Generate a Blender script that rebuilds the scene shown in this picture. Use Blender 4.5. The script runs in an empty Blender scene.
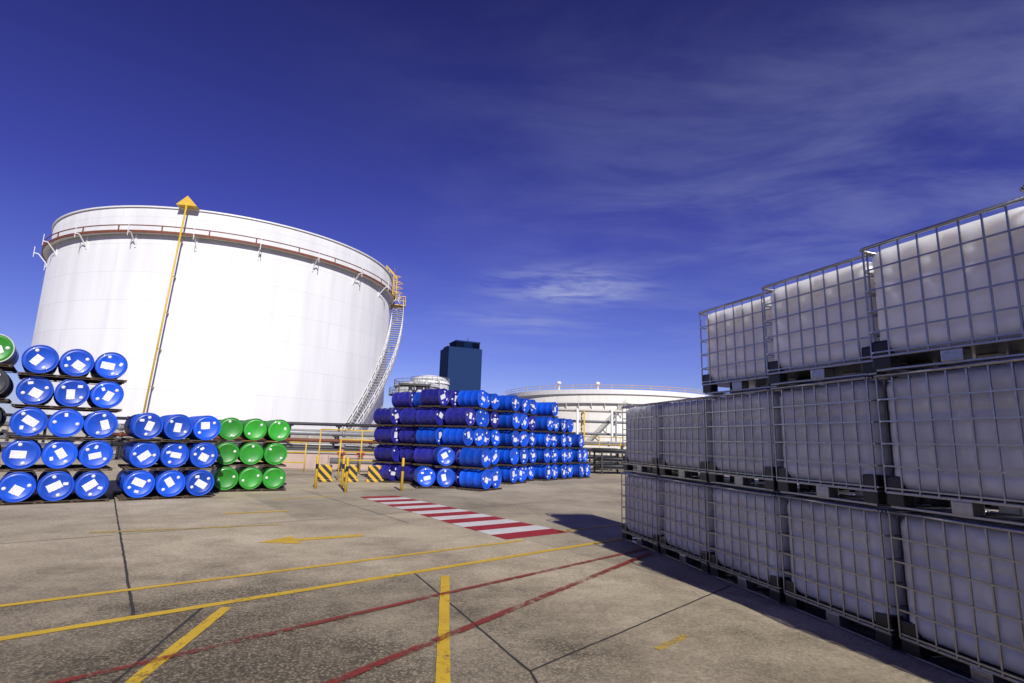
import bpy, bmesh, random
from math import *
from mathutils import Vector, Matrix
random.seed(7)
scene=bpy.context.scene
COL=scene.collection
scene.view_settings.view_transform='Standard'
scene.view_settings.look='None'
scene.view_settings.exposure=0

# ------------------------------------------------------------------ helpers
def rgba(c): return (c[0],c[1],c[2],1.0)
def mat(name,color,rough=.5,metal=0.,var=.12,scale=6.,bump=0.,bscale=40.,dark=None,spec=.5,coat=0.):
    m=bpy.data.materials.new(name); m.use_nodes=True
    nt=m.node_tree; N=nt.nodes; L=nt.links
    b=N['Principled BSDF']; b.inputs['Roughness'].default_value=rough; b.inputs['Metallic'].default_value=metal
    b.inputs['Specular IOR Level'].default_value=spec
    b.inputs['Coat Weight'].default_value=coat
    tc=N.new('ShaderNodeTexCoord')
    no=N.new('ShaderNodeTexNoise'); no.inputs['Scale'].default_value=scale; no.inputs['Detail'].default_value=8; no.inputs['Roughness'].default_value=.65
    L.new(tc.outputs['Object'],no.inputs['Vector'])
    mr=N.new('ShaderNodeMapRange'); mr.inputs[1].default_value=.3; mr.inputs[2].default_value=.75
    L.new(no.outputs['Fac'],mr.inputs[0])
    mx=N.new('ShaderNodeMix'); mx.data_type='RGBA'
    d=dark if dark else tuple(x*(1-var*2) for x in color)
    mx.inputs[6].default_value=rgba(color); mx.inputs[7].default_value=rgba(d)
    L.new(mr.outputs[0],mx.inputs[0]); L.new(mx.outputs[2],b.inputs['Base Color'])
    if bump>0:
        n2=N.new('ShaderNodeTexNoise'); n2.inputs['Scale'].default_value=bscale; n2.inputs['Detail'].default_value=4
        L.new(tc.outputs['Object'],n2.inputs['Vector'])
        bp=N.new('ShaderNodeBump'); bp.inputs['Strength'].default_value=bump; bp.inputs['Distance'].default_value=.02
        L.new(n2.outputs['Fac'],bp.inputs['Height']); L.new(bp.outputs['Normal'],b.inputs['Normal'])
    return m
def newmesh(name,bm,mats,smooth=False):
    me=bpy.data.meshes.new(name); bm.to_mesh(me); bm.free()
    for x in (mats if isinstance(mats,(list,tuple)) else [mats]): me.materials.append(x)
    if smooth:
        for p in me.polygons: p.use_smooth=True
    return me
def obj(name,me,parent=None,loc=(0,0,0),rot=(0,0,0),**props):
    o=bpy.data.objects.new(name,me); o.location=loc; o.rotation_euler=rot
    if parent: o.parent=parent
    COL.objects.link(o)
    for k,v in props.items(): o[k]=v
    return o
def box(bm,c,s,mi=0,rz=0.,bev=0.):
    r=bmesh.ops.create_cube(bm,size=1.0); vs=r['verts']
    bmesh.ops.scale(bm,vec=s,verts=vs)
    if rz: bmesh.ops.rotate(bm,verts=vs,cent=(0,0,0),matrix=Matrix.Rotation(rz,3,'Z'))
    bmesh.ops.translate(bm,vec=c,verts=vs)
    fs=set(f for v in vs for f in v.link_faces)
    for f in fs: f.material_index=mi
    if bev>0:
        es=list(set(e for f in fs for e in f.edges))
        rr=bmesh.ops.bevel(bm,geom=es,offset=bev,segments=2,affect='EDGES',profile=.6)
        for f in rr['faces']: f.material_index=mi
def tube(bm,p,q,r,n=6,mi=0,cap=True,r2=None):
    p=Vector(p);q=Vector(q);d=(q-p)
    if d.length<1e-6: return
    d.normalize(); up=Vector((0,0,1)) if abs(d.z)<.9 else Vector((1,0,0))
    a=d.cross(up).normalized(); b=d.cross(a)
    r2=r if r2 is None else r2
    A=[bm.verts.new(p+(a*cos(2*pi*(i+.5)/n)+b*sin(2*pi*(i+.5)/n))*r) for i in range(n)]
    B=[bm.verts.new(q+(a*cos(2*pi*(i+.5)/n)+b*sin(2*pi*(i+.5)/n))*r2) for i in range(n)]
    for i in range(n):
        f=bm.faces.new((A[i],A[(i+1)%n],B[(i+1)%n],B[i])); f.material_index=mi; f.smooth=n>6
    if cap:
        f=bm.faces.new(A[::-1]); f.material_index=mi
        f=bm.faces.new(B); f.material_index=mi
def polytube(bm,pts,r,n=6,mi=0,closed=False):
    m=len(pts)
    for i in range(m if closed else m-1): tube(bm,pts[i],pts[(i+1)%m],r,n,mi)
def lathe(bm,prof,n=32,axis='Z',mi=0,smooth=True,closeends=True):
    rings=[]
    for (r,h) in prof:
        ring=[]
        for i in range(n):
            a=2*pi*i/n
            if axis=='Z': co=(r*cos(a),r*sin(a),h)
            else: co=(r*cos(a),h,r*sin(a))
            ring.append(bm.verts.new(co))
        rings.append(ring)
    for k in range(len(rings)-1):
        for i in range(n):
            f=bm.faces.new((rings[k][i],rings[k][(i+1)%n],rings[k+1][(i+1)%n],rings[k+1][i])); f.smooth=smooth; f.material_index=mi
    if closeends:
        for ring in (rings[0],rings[-1]):
            f=bm.faces.new(ring); f.material_index=mi
    bmesh.ops.recalc_face_normals(bm,faces=bm.faces[:])

# ------------------------------------------------------------------ materials
M_galv=mat('galvanised_steel',(.40,.40,.41),.3,.9,.15,20,.1)
M_white=mat('white_paint',(.72,.72,.71),.45,0,.06,2)
M_black=mat('black_plastic',(.012,.012,.014),.4,0,.2,10)
M_yellow=mat('yellow_paint',(.68,.44,.03),.45,0,.15,5)
M_red=mat('red_paint',(.5,.03,.02),.45,0,.12,5)
M_rust=mat('rust_brown_paint',(.20,.06,.03),.7,0,.25,2)
M_steelgrey=mat('grey_steel',(.30,.31,.32),.5,.4,.15,4)
M_stair=mat('pale_grating_steel',(.36,.36,.37),.6,.1,.15,4)
M_darksteel=mat('dark_steel',(.05,.05,.055),.55,.3,.2,4)
M_wood=mat('weathered_wood',(.10,.07,.045),.85,0,.3,9,.5,30)
M_conc_wall=mat('concrete_wall',(.42,.40,.36),.9,0,.2,1.2,.4,12)
M_pink=mat('pinkish_wall_paint',(.50,.38,.33),.85,0,.15,1.5,.3,12)
M_lime=mat('cream_paint',(.66,.64,.56),.6,0,.1,1)

def drum_paint(name,c,dk):
    m=mat(name,c,.3,0,.1,4,.06,14,dark=dk,coat=.2)
    nt=m.node_tree;N=nt.nodes;L=nt.links
    oi=N.new('ShaderNodeObjectInfo'); hs=N.new('ShaderNodeHueSaturation')
    mr=N.new('ShaderNodeMapRange'); mr.inputs[3].default_value=.65; mr.inputs[4].default_value=1.3
    L.new(oi.outputs['Random'],mr.inputs[0]); L.new(mr.outputs[0],hs.inputs['Value'])
    b=N['Principled BSDF']; s=b.inputs['Base Color'].links[0].from_socket
    L.new(s,hs.inputs['Color']); L.new(hs.outputs[0],b.inputs['Base Color'])
    tc=N.new('ShaderNodeTexCoord'); n=N.new('ShaderNodeTexNoise'); n.inputs['Scale'].default_value=3.2; n.inputs['Detail'].default_value=10; n.inputs['Roughness'].default_value=.75
    va=N.new('ShaderNodeVectorMath'); va.operation='ADD'; sc=N.new('ShaderNodeMath'); sc.operation='MULTIPLY'; sc.inputs[1].default_value=50
    L.new(oi.outputs['Random'],sc.inputs[0]); L.new(tc.outputs['Object'],va.inputs[0]); L.new(sc.outputs[0],va.inputs[1]); L.new(va.outputs[0],n.inputs['Vector'])
    g=N.new('ShaderNodeMapRange'); g.inputs[1].default_value=.58; g.inputs[2].default_value=.75; g.inputs[4].default_value=.5; L.new(n.outputs['Fac'],g.inputs[0])
    mx=N.new('ShaderNodeMix'); mx.data_type='RGBA'; mx.inputs[7].default_value=(.10,.10,.12,1); L.new(g.outputs[0],mx.inputs[0]); L.new(hs.outputs[0],mx.inputs[6]); L.new(mx.outputs[2],b.inputs['Base Color'])
    ra=N.new('ShaderNodeMapRange'); ra.inputs[3].default_value=.25; ra.inputs[4].default_value=.6; L.new(n.outputs['Fac'],ra.inputs[0]); L.new(ra.outputs[0],b.inputs['Roughness'])
    return m
M_blue=drum_paint('blue_drum_paint',(.003,.085,.62),(.002,.05,.42))
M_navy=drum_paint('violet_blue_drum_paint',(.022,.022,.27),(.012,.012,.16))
M_green=drum_paint('green_drum_paint',(.025,.32,.02),(.015,.2,.014))
M_ddark=drum_paint('dark_drum_paint',(.03,.035,.04),(.015,.015,.02))
M_dwhite=drum_paint('white_drum_paint',(.7,.72,.7),(.5,.52,.5))

def label_mat():
    m=bpy.data.materials.new('printed_label'); m.use_nodes=True
    nt=m.node_tree;N=nt.nodes;L=nt.links;b=N['Principled BSDF'];b.inputs['Roughness'].default_value=.5
    tc=N.new('ShaderNodeTexCoord'); sp=N.new('ShaderNodeSeparateXYZ'); L.new(tc.outputs['Generated'],sp.inputs[0])
    w=N.new('ShaderNodeMath'); w.operation='MULTIPLY'; w.inputs[1].default_value=7; L.new(sp.outputs['Z'],w.inputs[0])
    fr=N.new('ShaderNodeMath'); fr.operation='FRACT'; L.new(w.outputs[0],fr.inputs[0])
    lt=N.new('ShaderNodeMath'); lt.operation='LESS_THAN'; lt.inputs[1].default_value=.42; L.new(fr.outputs[0],lt.inputs[0])
    no=N.new('ShaderNodeTexNoise'); no.inputs['Scale'].default_value=14; L.new(tc.outputs['Generated'],no.inputs['Vector'])
    gt=N.new('ShaderNodeMath'); gt.operation='GREATER_THAN'; gt.inputs[1].default_value=.47; L.new(no.outputs['Fac'],gt.inputs[0])
    mu=N.new('ShaderNodeMath'); mu.operation='MULTIPLY'; L.new(lt.outputs[0],mu.inputs[0]); L.new(gt.outputs[0],mu.inputs[1])
    mx=N.new('ShaderNodeMix'); mx.data_type='RGBA'; mx.inputs[6].default_value=(.84,.84,.84,1); mx.inputs[7].default_value=(.22,.23,.27,1)
    L.new(mu.outputs[0],mx.inputs[0]); L.new(mx.outputs[2],b.inputs['Base Color'])
    return m
M_label=label_mat()

def paint_mat(name,color,wear=.5,soft=.1):
    m=bpy.data.materials.new(name); m.use_nodes=True
    nt=m.node_tree;N=nt.nodes;L=nt.links;b=N['Principled BSDF'];b.inputs['Roughness'].default_value=.7
    tc=N.new('ShaderNodeTexCoord')
    no=N.new('ShaderNodeTexNoise'); no.inputs['Scale'].default_value=11; no.inputs['Detail'].default_value=12; no.inputs['Roughness'].default_value=.85
    L.new(tc.outputs['Object'],no.inputs['Vector'])
    n3=N.new('ShaderNodeTexNoise'); n3.inputs['Scale'].default_value=.8; n3.inputs['Detail'].default_value=4; L.new(tc.outputs['Object'],n3.inputs['Vector'])
    a0=N.new('ShaderNodeMath'); a0.operation='MULTIPLY_ADD'; a0.inputs[1].default_value=.35; a0.inputs[2].default_value=-.175; L.new(n3.outputs['Fac'],a0.inputs[0])
    a1=N.new('ShaderNodeMath'); L.new(a0.outputs[0],a1.inputs[0]); L.new(no.outputs['Fac'],a1.inputs[1])
    mr=N.new('ShaderNodeMapRange'); mr.inputs[1].default_value=wear; mr.inputs[2].default_value=wear+soft; mr.inputs[3].default_value=0.08; mr.inputs[4].default_value=.9
    L.new(a1.outputs[0],mr.inputs[0])
    n2=N.new('ShaderNodeTexNoise'); n2.inputs['Scale'].default_value=2.5; n2.inputs['Detail'].default_value=8
    L.new(tc.outputs['Object'],n2.inputs['Vector'])
    mx=N.new('ShaderNodeMix'); mx.data_type='RGBA'; mx.inputs[6].default_value=rgba(color); mx.inputs[7].default_value=rgba(tuple(c*.6 for c in color))
    L.new(n2.outputs['Fac'],mx.inputs[0]); L.new(mx.outputs[2],b.inputs['Base Color'])
    tr=N.new('ShaderNodeBsdfTransparent'); ms=N.new('ShaderNodeMixShader'); out=N['Material Output']
    L.new(mr.outputs[0],ms.inputs[0]); L.new(b.outputs[0],ms.inputs[1]); L.new(tr.outputs[0],ms.inputs[2]); L.new(ms.outputs[0],out.inputs['Surface'])
    return m
P_yellow=paint_mat('worn_yellow_road_paint',(.80,.52,.03),.545)
P_yfaint=paint_mat('faded_yellow_road_paint',(.62,.43,.08),.48)
P_red=paint_mat('worn_red_road_paint',(.30,.035,.018),.47)
P_cred=paint_mat('red_crossing_paint',(.42,.02,.02),.60)
P_cwhite=paint_mat('white_crossing_paint',(.80,.79,.76),.58)

def ground_mat():
    m=bpy.data.materials.new('weathered_concrete_slabs'); m.use_nodes=True
    nt=m.node_tree;N=nt.nodes;L=nt.links;b=N['Principled BSDF'];b.inputs['Roughness'].default_value=.85;b.inputs['Specular IOR Level'].default_value=.25
    tc=N.new('ShaderNodeTexCoord')
    mp=N.new('ShaderNodeMapping'); mp.vector_type='TEXTURE'
    mp.inputs['Rotation'].default_value=(0,0,radians(126)); mp.inputs['Location'].default_value=(2.0,2.8,0)
    L.new(tc.outputs['Object'],mp.inputs['Vector'])
    br=N.new('ShaderNodeTexBrick'); br.offset=0.0; br.inputs['Scale'].default_value=1; br.inputs['Brick Width'].default_value=5.2; br.inputs['Row Height'].default_value=2.65
    br.inputs['Mortar Size'].default_value=.0; br.inputs['Mortar Smooth'].default_value=0
    br.inputs['Color1'].default_value=(.67,.575,.415,1); br.inputs['Color2'].default_value=(.47,.41,.305,1); br.inputs['Mortar'].default_value=(.5,.43,.33,1)
    L.new(mp.outputs[0],br.inputs['Vector'])
    n1=N.new('ShaderNodeTexNoise'); n1.inputs['Scale'].default_value=.4; n1.inputs['Detail'].default_value=14; n1.inputs['Roughness'].default_value=.74; n1.inputs['Distortion'].default_value=.2
    L.new(tc.outputs['Object'],n1.inputs['Vector'])
    r1=N.new('ShaderNodeValToRGB'); r1.color_ramp.elements[0].position=.34; r1.color_ramp.elements[0].color=(.40,.385,.36,1); r1.color_ramp.elements[1].position=.62; r1.color_ramp.elements[1].color=(1.0,1.0,.98,1)
    L.new(n1.outputs['Fac'],r1.inputs[0])
    m1=N.new('ShaderNodeMix'); m1.data_type='RGBA'; m1.blend_type='MULTIPLY'; m1.inputs[0].default_value=.75
    L.new(br.outputs['Color'],m1.inputs[6]); L.new(r1.outputs[0],m1.inputs[7])
    n2=N.new('ShaderNodeTexNoise'); n2.inputs['Scale'].default_value=24; n2.inputs['Detail'].default_value=12; n2.inputs['Roughness'].default_value=.88
    L.new(tc.outputs['Object'],n2.inputs['Vector'])
    r2=N.new('ShaderNodeValToRGB'); r2.color_ramp.elements[0].position=.40; r2.color_ramp.elements[0].color=(.34,.33,.30,1); r2.color_ramp.elements[1].position=.56; r2.color_ramp.elements[1].color=(1,1,1,1)
    L.new(n2.outputs['Fac'],r2.inputs[0])
    m2=N.new('ShaderNodeMix'); m2.data_type='RGBA'; m2.blend_type='MULTIPLY'; m2.inputs[0].default_value=.72
    L.new(m1.outputs[2],m2.inputs[6]); L.new(r2.outputs[0],m2.inputs[7])
    vo=N.new('ShaderNodeTexVoronoi'); vo.inputs['Scale'].default_value=44; L.new(tc.outputs['Object'],vo.inputs['Vector'])
    rv=N.new('ShaderNodeValToRGB'); rv.color_ramp.elements[0].position=.15; rv.color_ramp.elements[0].color=(1,.98,.93,1); rv.color_ramp.elements[1].position=.6; rv.color_ramp.elements[1].color=(.18,.17,.155,1)
    L.new(vo.outputs['Distance'],rv.inputs[0])
    sb=N.new('ShaderNodeSeparateXYZ'); L.new(vo.outputs['Color'],sb.inputs[0])
    hv=N.new('ShaderNodeMix'); hv.data_type='RGBA'; hv.blend_type='MULTIPLY'; hv.inputs[0].default_value=.5
    L.new(rv.outputs[0],hv.inputs[6]); L.new(sb.outputs['X'],hv.inputs[7])
    na=N.new('ShaderNodeTexNoise'); na.inputs['Scale'].default_value=.6; na.inputs['Detail'].default_value=10; na.inputs['Roughness'].default_value=.7; L.new(tc.outputs['Object'],na.inputs['Vector'])
    vd=N.new('ShaderNodeVectorMath'); vd.operation='DISTANCE'; vd.inputs[1].default_value=(-2.4,3.0,0); L.new(tc.outputs['Object'],vd.inputs[0])
    mr=N.new('ShaderNodeMapRange'); mr.inputs[1].default_value=1.0; mr.inputs[2].default_value=7.5; mr.inputs[3].default_value=.24; mr.inputs[4].default_value=-.16; L.new(vd.outputs['Value'],mr.inputs[0])
    ad=N.new('ShaderNodeMath'); L.new(na.outputs['Fac'],ad.inputs[0]); L.new(mr.outputs[0],ad.inputs[1])
    ms=N.new('ShaderNodeMapRange'); ms.inputs[1].default_value=.42; ms.inputs[2].default_value=.72; ms.inputs[4].default_value=.85; L.new(ad.outputs[0],ms.inputs[0])
    m3=N.new('ShaderNodeMix'); m3.data_type='RGBA'; m3.blend_type='MULTIPLY'
    L.new(ms.outputs[0],m3.inputs[0]); L.new(m2.outputs[2],m3.inputs[6]); L.new(hv.outputs[2],m3.inputs[7])
    L.new(m3.outputs[2],b.inputs['Base Color'])
    bp=N.new('ShaderNodeBump'); bp.inputs['Strength'].default_value=.6; bp.inputs['Distance'].default_value=.014
    L.new(n2.outputs['Fac'],bp.inputs['Height']); L.new(bp.outputs['Normal'],b.inputs['Normal'])
    return m
bm=bmesh.new(); S=2500
vs=[bm.verts.new(v) for v in ((-S,-S,0),(S,-S,0),(S,S,0),(-S,S,0))]; bm.faces.new(vs)
obj('ground',newmesh('ground',bm,ground_mat()),kind='structure')

# markings ----------------------------------------------------------
def strip(name,p,q,w,m,z=.004,rag=.08,wob=0.):
    p=Vector((p[0],p[1],0));q=Vector((q[0],q[1],0));d=(q-p).normalized();n=Vector((-d.y,d.x,0))
    bm=bmesh.new(); k=max(8,int((q-p).length/.12))
    A=[];B=[];o=0
    for i in range(k+1):
        o=o*.8+random.uniform(-wob,wob)
        c=p.lerp(q,i/k)+n*o+Vector((0,0,z))
        A.append(bm.verts.new(c+n*w/2*random.uniform(1-rag,1+rag))); B.append(bm.verts.new(c-n*w/2*random.uniform(1-rag,1+rag)))
    for i in range(k): bm.faces.new((B[i],B[i+1],A[i+1],A[i]))
    return obj(name,newmesh(name,bm,m),kind='structure')
M_joint=mat('slab_joint_filler',(.045,.04,.035),.9,0,.25,8)
for p_,q_,w_ in (((-10.2,14.7),(-3.3,5.25),.028),((-2.85,5.6),(-2.35,3.0),.026),((-1.15,7.2),(.2,4.3),.024),((.2,4.3),(2.7,6.95),.022),((.2,4.3),(.45,3.2),.022),
              ((-7.6,7.6),(-3.3,11.6),.018),((-3.3,11.6),(3.9,18.3),.018),((-6.3,17.2),(-1.9,11.1),.018),((-9.5,17),(-4.2,22),.02),((3.9,18.3),(0.5,23),.02)):
    strip('slab_joint',p_,q_,w_,M_joint,.0025,.3,.002)
strip('yellow_road_line',(-8.2,2.33),(.3,9.58),.095,P_yellow,.006)
strip('yellow_road_line',(-7.0,1.76),(2.5,10.45),.11,P_yellow,.006)
strip('yellow_road_line',(.95,10.55),(3.0,12.3),.10,P_yellow,.006)
strip('yellow_road_line',(-2.33,3.3),(-2.62,5.55),.10,P_yellow,.006)
strip('yellow_road_line',(-.33,3.4),(-.72,7.0),.10,P_yellow,.010)
strip('yellow_road_line',(-5.75,11.6),(-4.7,12.3),.13,P_yellow,.006)
strip('yellow_road_line',(-6.6,9.1),(-4.1,10.45),.12,P_yfaint,.006)
strip('yellow_road_line',(-5.9,14.3),(-4.7,15.6),.10,P_yellow,.006)
strip('yellow_road_line',(1.25,4.8),(1.6,5.15),.07,P_yfaint,.006)
strip('red_road_line',(-3.6,3.1),(-.7,6.15),.075,P_red,.014)
strip('red_road_line',(-.7,6.15),(2.3,9.2),.075,P_red,.014)
strip('red_road_line',(-1.75,3.1),(2.2,8.75),.085,P_red,.018)
tip=Vector((-3.75,8.72,.006)); tail=Vector((-2.4,9.6,.006)); d=(tail-tip).normalized(); n=Vector((-d.y,d.x,0))
bm=bmesh.new()
hb=tip+d*.55
bm.faces.new([bm.verts.new(v) for v in (tip,hb-n*.36,hb+n*.36)])
bm.faces.new([bm.verts.new(v) for v in (hb-n*.095,tail-n*.095,tail+n*.095,hb+n*.095)])
bmesh.ops.recalc_face_normals(bm,faces=bm.faces[:])
obj('yellow_road_arrow',newmesh('yellow_road_arrow',bm,P_yellow),kind='structure')
bm=bmesh.new(); A0=Vector((-4.05,15.5,.006));A1=Vector((-3.15,16.1,.006));B0=Vector((.0,9.6,.006));B1=Vector((1.15,10.55,.006)); nb=15
for i in range(nb):
    t0=i/nb;t1=(i+1)/nb
    f=bm.faces.new([bm.verts.new(v) for v in (A0.lerp(B0,t0),A0.lerp(B0,t1),A1.lerp(B1,t1),A1.lerp(B1,t0))]); f.material_index=i%2
bmesh.ops.recalc_face_normals(bm,faces=bm.faces[:])
obj('pedestrian_crossing',newmesh('pedestrian_crossing',bm,[P_cred,P_cwhite]),kind='structure')

# ------------------------------------------------------------------ bulk containers
def plastic(name,col,trans,sss=0.):
    m=bpy.data.materials.new(name); m.use_nodes=True
    nt=m.node_tree;N=nt.nodes;L=nt.links;b=N['Principled BSDF'];b.inputs['Roughness'].default_value=.36
    tc=N.new('ShaderNodeTexCoord'); no=N.new('ShaderNodeTexNoise'); no.inputs['Scale'].default_value=1.8; no.inputs['Detail'].default_value=6; no.inputs['Roughness'].default_value=.5
    oi=N.new('ShaderNodeObjectInfo'); va=N.new('ShaderNodeVectorMath'); va.operation='ADD'
    sc=N.new('ShaderNodeMath'); sc.operation='MULTIPLY'; sc.inputs[1].default_value=30; L.new(oi.outputs['Random'],sc.inputs[0])
    L.new(tc.outputs['Object'],va.inputs[0]); L.new(sc.outputs[0],va.inputs[1]); L.new(va.outputs[0],no.inputs['Vector'])
    mr=N.new('ShaderNodeMapRange'); mr.inputs[1].default_value=.35; mr.inputs[2].default_value=.7; L.new(no.outputs['Fac'],mr.inputs[0])
    mx=N.new('ShaderNodeMix'); mx.data_type='RGBA'; mx.inputs[6].default_value=rgba(col); mx.inputs[7].default_value=rgba(tuple(c*(.94 if sss else .74) for c in col))
    L.new(mr.outputs[0],mx.inputs[0]); L.new(mx.outputs[2],b.inputs['Base Color'])
    bp=N.new('ShaderNodeBump'); bp.inputs['Strength'].default_value=.35; bp.inputs['Distance'].default_value=.04; L.new(no.outputs['Fac'],bp.inputs['Height']); L.new(bp.outputs[0],b.inputs['Normal'])
    if sss:
        b.inputs['Subsurface Weight'].default_value=1; b.inputs['Subsurface Radius'].default_value=(1,.88,.68); b.inputs['Subsurface Scale'].default_value=sss
        return m
    tl=N.new('ShaderNodeBsdfTranslucent'); L.new(mx.outputs[2],tl.inputs['Color'])
    ms=N.new('ShaderNodeMixShader'); ms.inputs[0].default_value=trans
    L.new(b.outputs[0],ms.inputs[1]); L.new(tl.outputs[0],ms.inputs[2]); L.new(ms.outputs[0],N['Material Output'].inputs['Surface'])
    return m
M_pl_low=plastic('white_plastic_shaded',(.70,.71,.73),.12)  # same plastic, greyer base colour paints in the shade on the lower tiers
M_pl_top=plastic('white_plastic_sunlit',(1.0,.975,.90),.5,.22)  # same plastic, lighter cream colour paints in the sun glow of the top tier
W=1.28; Dp=1.06; HT=1.155
VX=[-W/2+.015+i*(W-.03)/8 for i in range(9)]
VY=[-Dp/2+.015+i*(Dp-.03)/6 for i in range(7)]
HZ=[.165,.35,.54,.73,.92,1.125]
def tank_mesh(m):
    bm=bmesh.new(); n=40
    hx,hy,z0,z1=W/2-.022,Dp/2-.022,.148,1.118
    hz=(z1-z0)/2; zc=(z0+z1)/2; R=.12
    bmesh.ops.create_cube(bm,size=2.0)
    bmesh.ops.subdivide_edges(bm,edges=bm.edges[:],cuts=n,use_grid_fill=True)
    for v in bm.verts:
        p=Vector((v.co.x*hx,v.co.y*hy,v.co.z*hz))
        c=Vector((max(-hx+R,min(hx-R,p.x)),max(-hy+R,min(hy-R,p.y)),max(-hz+R,min(hz-R,p.z))))
        d=p-c
        if d.length>1e-6:
            dn=d.normalized(); p=c+dn*R
        else: dn=Vector((0,0,0))
        z=p.z+zc
        if abs(dn.y)>.7 or abs(dn.x)>.7:
            L_=abs(dn.y)>.7
            ax=VX if L_ else VY; co=p.x if L_ else p.y; hw=hx if L_ else hy
            pitch=(ax[1]-ax[0])*2
            ph=(co-ax[0])/pitch*2*pi
            sw=-.010*(1+cos(ph))
            hb=min(abs(z-h) for h in HZ[1:5]); sw-=.012*exp(-(hb/.03)**2)
            sw-=.018*exp(-((z-.80)/.022)**2)+.015*exp(-((z-.33)/.02)**2)
            sw-=.014*exp(-(co/.02)**2)
            mid=max(0,1-(abs(v.co.z))**5)*max(0,1-(abs(co)/hw)**6)
            p+=dn*(sw*mid)
        v.co=p+Vector((0,0,zc))
    return newmesh('inner_tank',bm,m,True)
TM_low=tank_mesh(M_pl_low); TM_top=tank_mesh(M_pl_top)
bm=bmesh.new()
for x in VX:
    for y in (-Dp/2+.006,Dp/2-.006): tube(bm,(x,y,.13),(x,y,HZ[-1]),.009,4)
for y in VY[1:-1]:
    for x in (-W/2+.006,W/2-.006): tube(bm,(x,y,.13),(x,y,HZ[-1]),.009,4)
for z in HZ:
    r=.009 if z<1.1 else .016
    c=.05; o=.006 if z<1.1 else .0
    a,b=W/2-o+.010,Dp/2-o+.010
    pts=[]
    for sx,sy,a0 in ((1,1,0),(-1,1,90),(-1,-1,180),(1,-1,270)):
        for k in range(4):
            t=radians(a0+30*k); pts.append((sx*(a-c)+c*abs(cos(t))*sx,sy*(b-c)+c*abs(sin(t))*sy,z))
    polytube(bm,pts,r,4 if z<1.1 else 8,closed=True)
for y in (-.25,.25): tube(bm,(-W/2,y,1.138),(W/2,y,1.138),.013,6)
CM=newmesh('cage',bm,M_galv)
bm=bmesh.new()
box(bm,(0,0,.130),(W-.01,Dp-.01,.022),0,bev=.004)
for x in (-W/2+.09,0,W/2-.09): box(bm,(x,0,.012),(.11,Dp-.04,.022),0,bev=.004)
for y in (-Dp/2+.055,Dp/2-.055): box(bm,(0,y,.0135),(W-.24,.08,.018),0,bev=.003)
for x in (-W/2+.09,0,W/2-.09):
    for y in (-Dp/2+.07,0,Dp/2-.07): box(bm,(x,y,.070),(.16,.12,.100),1 if x else 0,bev=.01)
PM=newmesh('pallet_base',bm,[M_galv,M_black])
bm=bmesh.new(); box(bm,(0,0,0),(.15,.15,.13),0,bev=.02); KM=newmesh('corner_protector',bm,M_black)
bm=bmesh.new(); lathe(bm,[(.0,0),(.085,0),(.09,.01),(.09,.035),(.08,.045),(.0,.045)],24,'Z',closeends=False); LM=newmesh('filler_cap',bm,M_red)
bm=bmesh.new(); tube(bm,(-.09,0,0),(.02,0,0),.04,12); tube(bm,(-.1,0,0),(-.085,0,0),.055,12); box(bm,(-.04,0,.045),(.1,.02,.02),0); VM=newmesh('outlet_valve',bm,M_black)
al=-.2306; dX=Vector((sin(al),cos(al),0)); dY=Vector((-cos(al),sin(al),0)); O=Vector((3.2388,4.8811,0)); sp=1.3304
for k in range(-2,4):
    for t in range(3 if k<2 else 2):
        top=(t==2)
        jit=random.uniform(-.02,.02); rj=random.uniform(-.014,.014)+(radians(8.0) if top else 0)
        c=O+dX*(sp*(k+.5)+(.04 if top else 0))-dY*(Dp/2+jit)
        par=obj('intermediate_bulk_container',None,None,(c.x,c.y,t*1.16),(0,0,atan2(dX.y,dX.x)+rj))
        par.empty_display_size=.3
        par['label']=('sunlit translucent plastic bulk tank in steel cage atop two others' if top else ('milky plastic bulk tank in steel cage on another container' if t else 'milky plastic bulk tank in steel cage on the concrete yard'))
        par['category']='bulk container'; par['group']='caged bulk containers stacked in a row'
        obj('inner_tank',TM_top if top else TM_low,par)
        obj('cage',CM,par); obj('pallet_base',PM,par)
        obj('filler_cap',LM,par,(0,0,1.10)); obj('outlet_valve',VM,par,(-W/2-.0,0,.22))
        for sx in (-1,1):
            for sy in (-1,1): obj('corner_protector',KM,par,(sx*(W/2-.085),sy*(Dp/2-.085),.205))

# ------------------------------------------------------------------ drums
RD=.311; LD=.9
def drum_mesh(m):
    bm=bmesh.new(); h=LD/2
    prof=[(.001,-h+.022),(RD-.02,-h+.022),(RD-.016,-h),(RD,-h),(RD+.004,-h+.012),(RD-.004,-h+.02)]
    for c in (-LD/6,LD/6):
        prof+=[(RD-.004,c-.03),(RD+.006,c-.008),(RD+.006,c+.008),(RD-.004,c+.03)]
    prof+=[(RD-.004,h-.02),(RD+.004,h-.012),(RD,h),(RD-.016,h),(RD-.02,h-.02),(.001,h-.02)]
    lathe(bm,prof,36,'Y',closeends=False)
    return newmesh('drum_body',bm,m)
def lid_mesh(m):
    bm=bmesh.new(); s=-1
    prof=[(.001,s*(LD/2-.016)),(.235,s*(LD/2-.016)),(.242,s*(LD/2-.011)),(.252,s*(LD/2-.011)),(.258,s*(LD/2-.017)),(RD-.021,s*(LD/2-.018))]
    lathe(bm,prof,36,'Y',closeends=False)
    return newmesh('end_lid',bm,m)
DM={};LDM={}
for key,m,ml in (('blue',M_blue,M_blue),('navy',M_navy,M_navy),('green',M_green,M_green),('dark',M_ddark,M_ddark),('gw',M_dwhite,M_green)):
    DM[key]=drum_mesh(m); LDM[key]=lid_mesh(ml)
def lblmesh(w,h):
    bm=bmesh.new(); box(bm,(0,0,0),(w,.002,h)); return newmesh('paper_label',bm,M_label)
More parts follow.
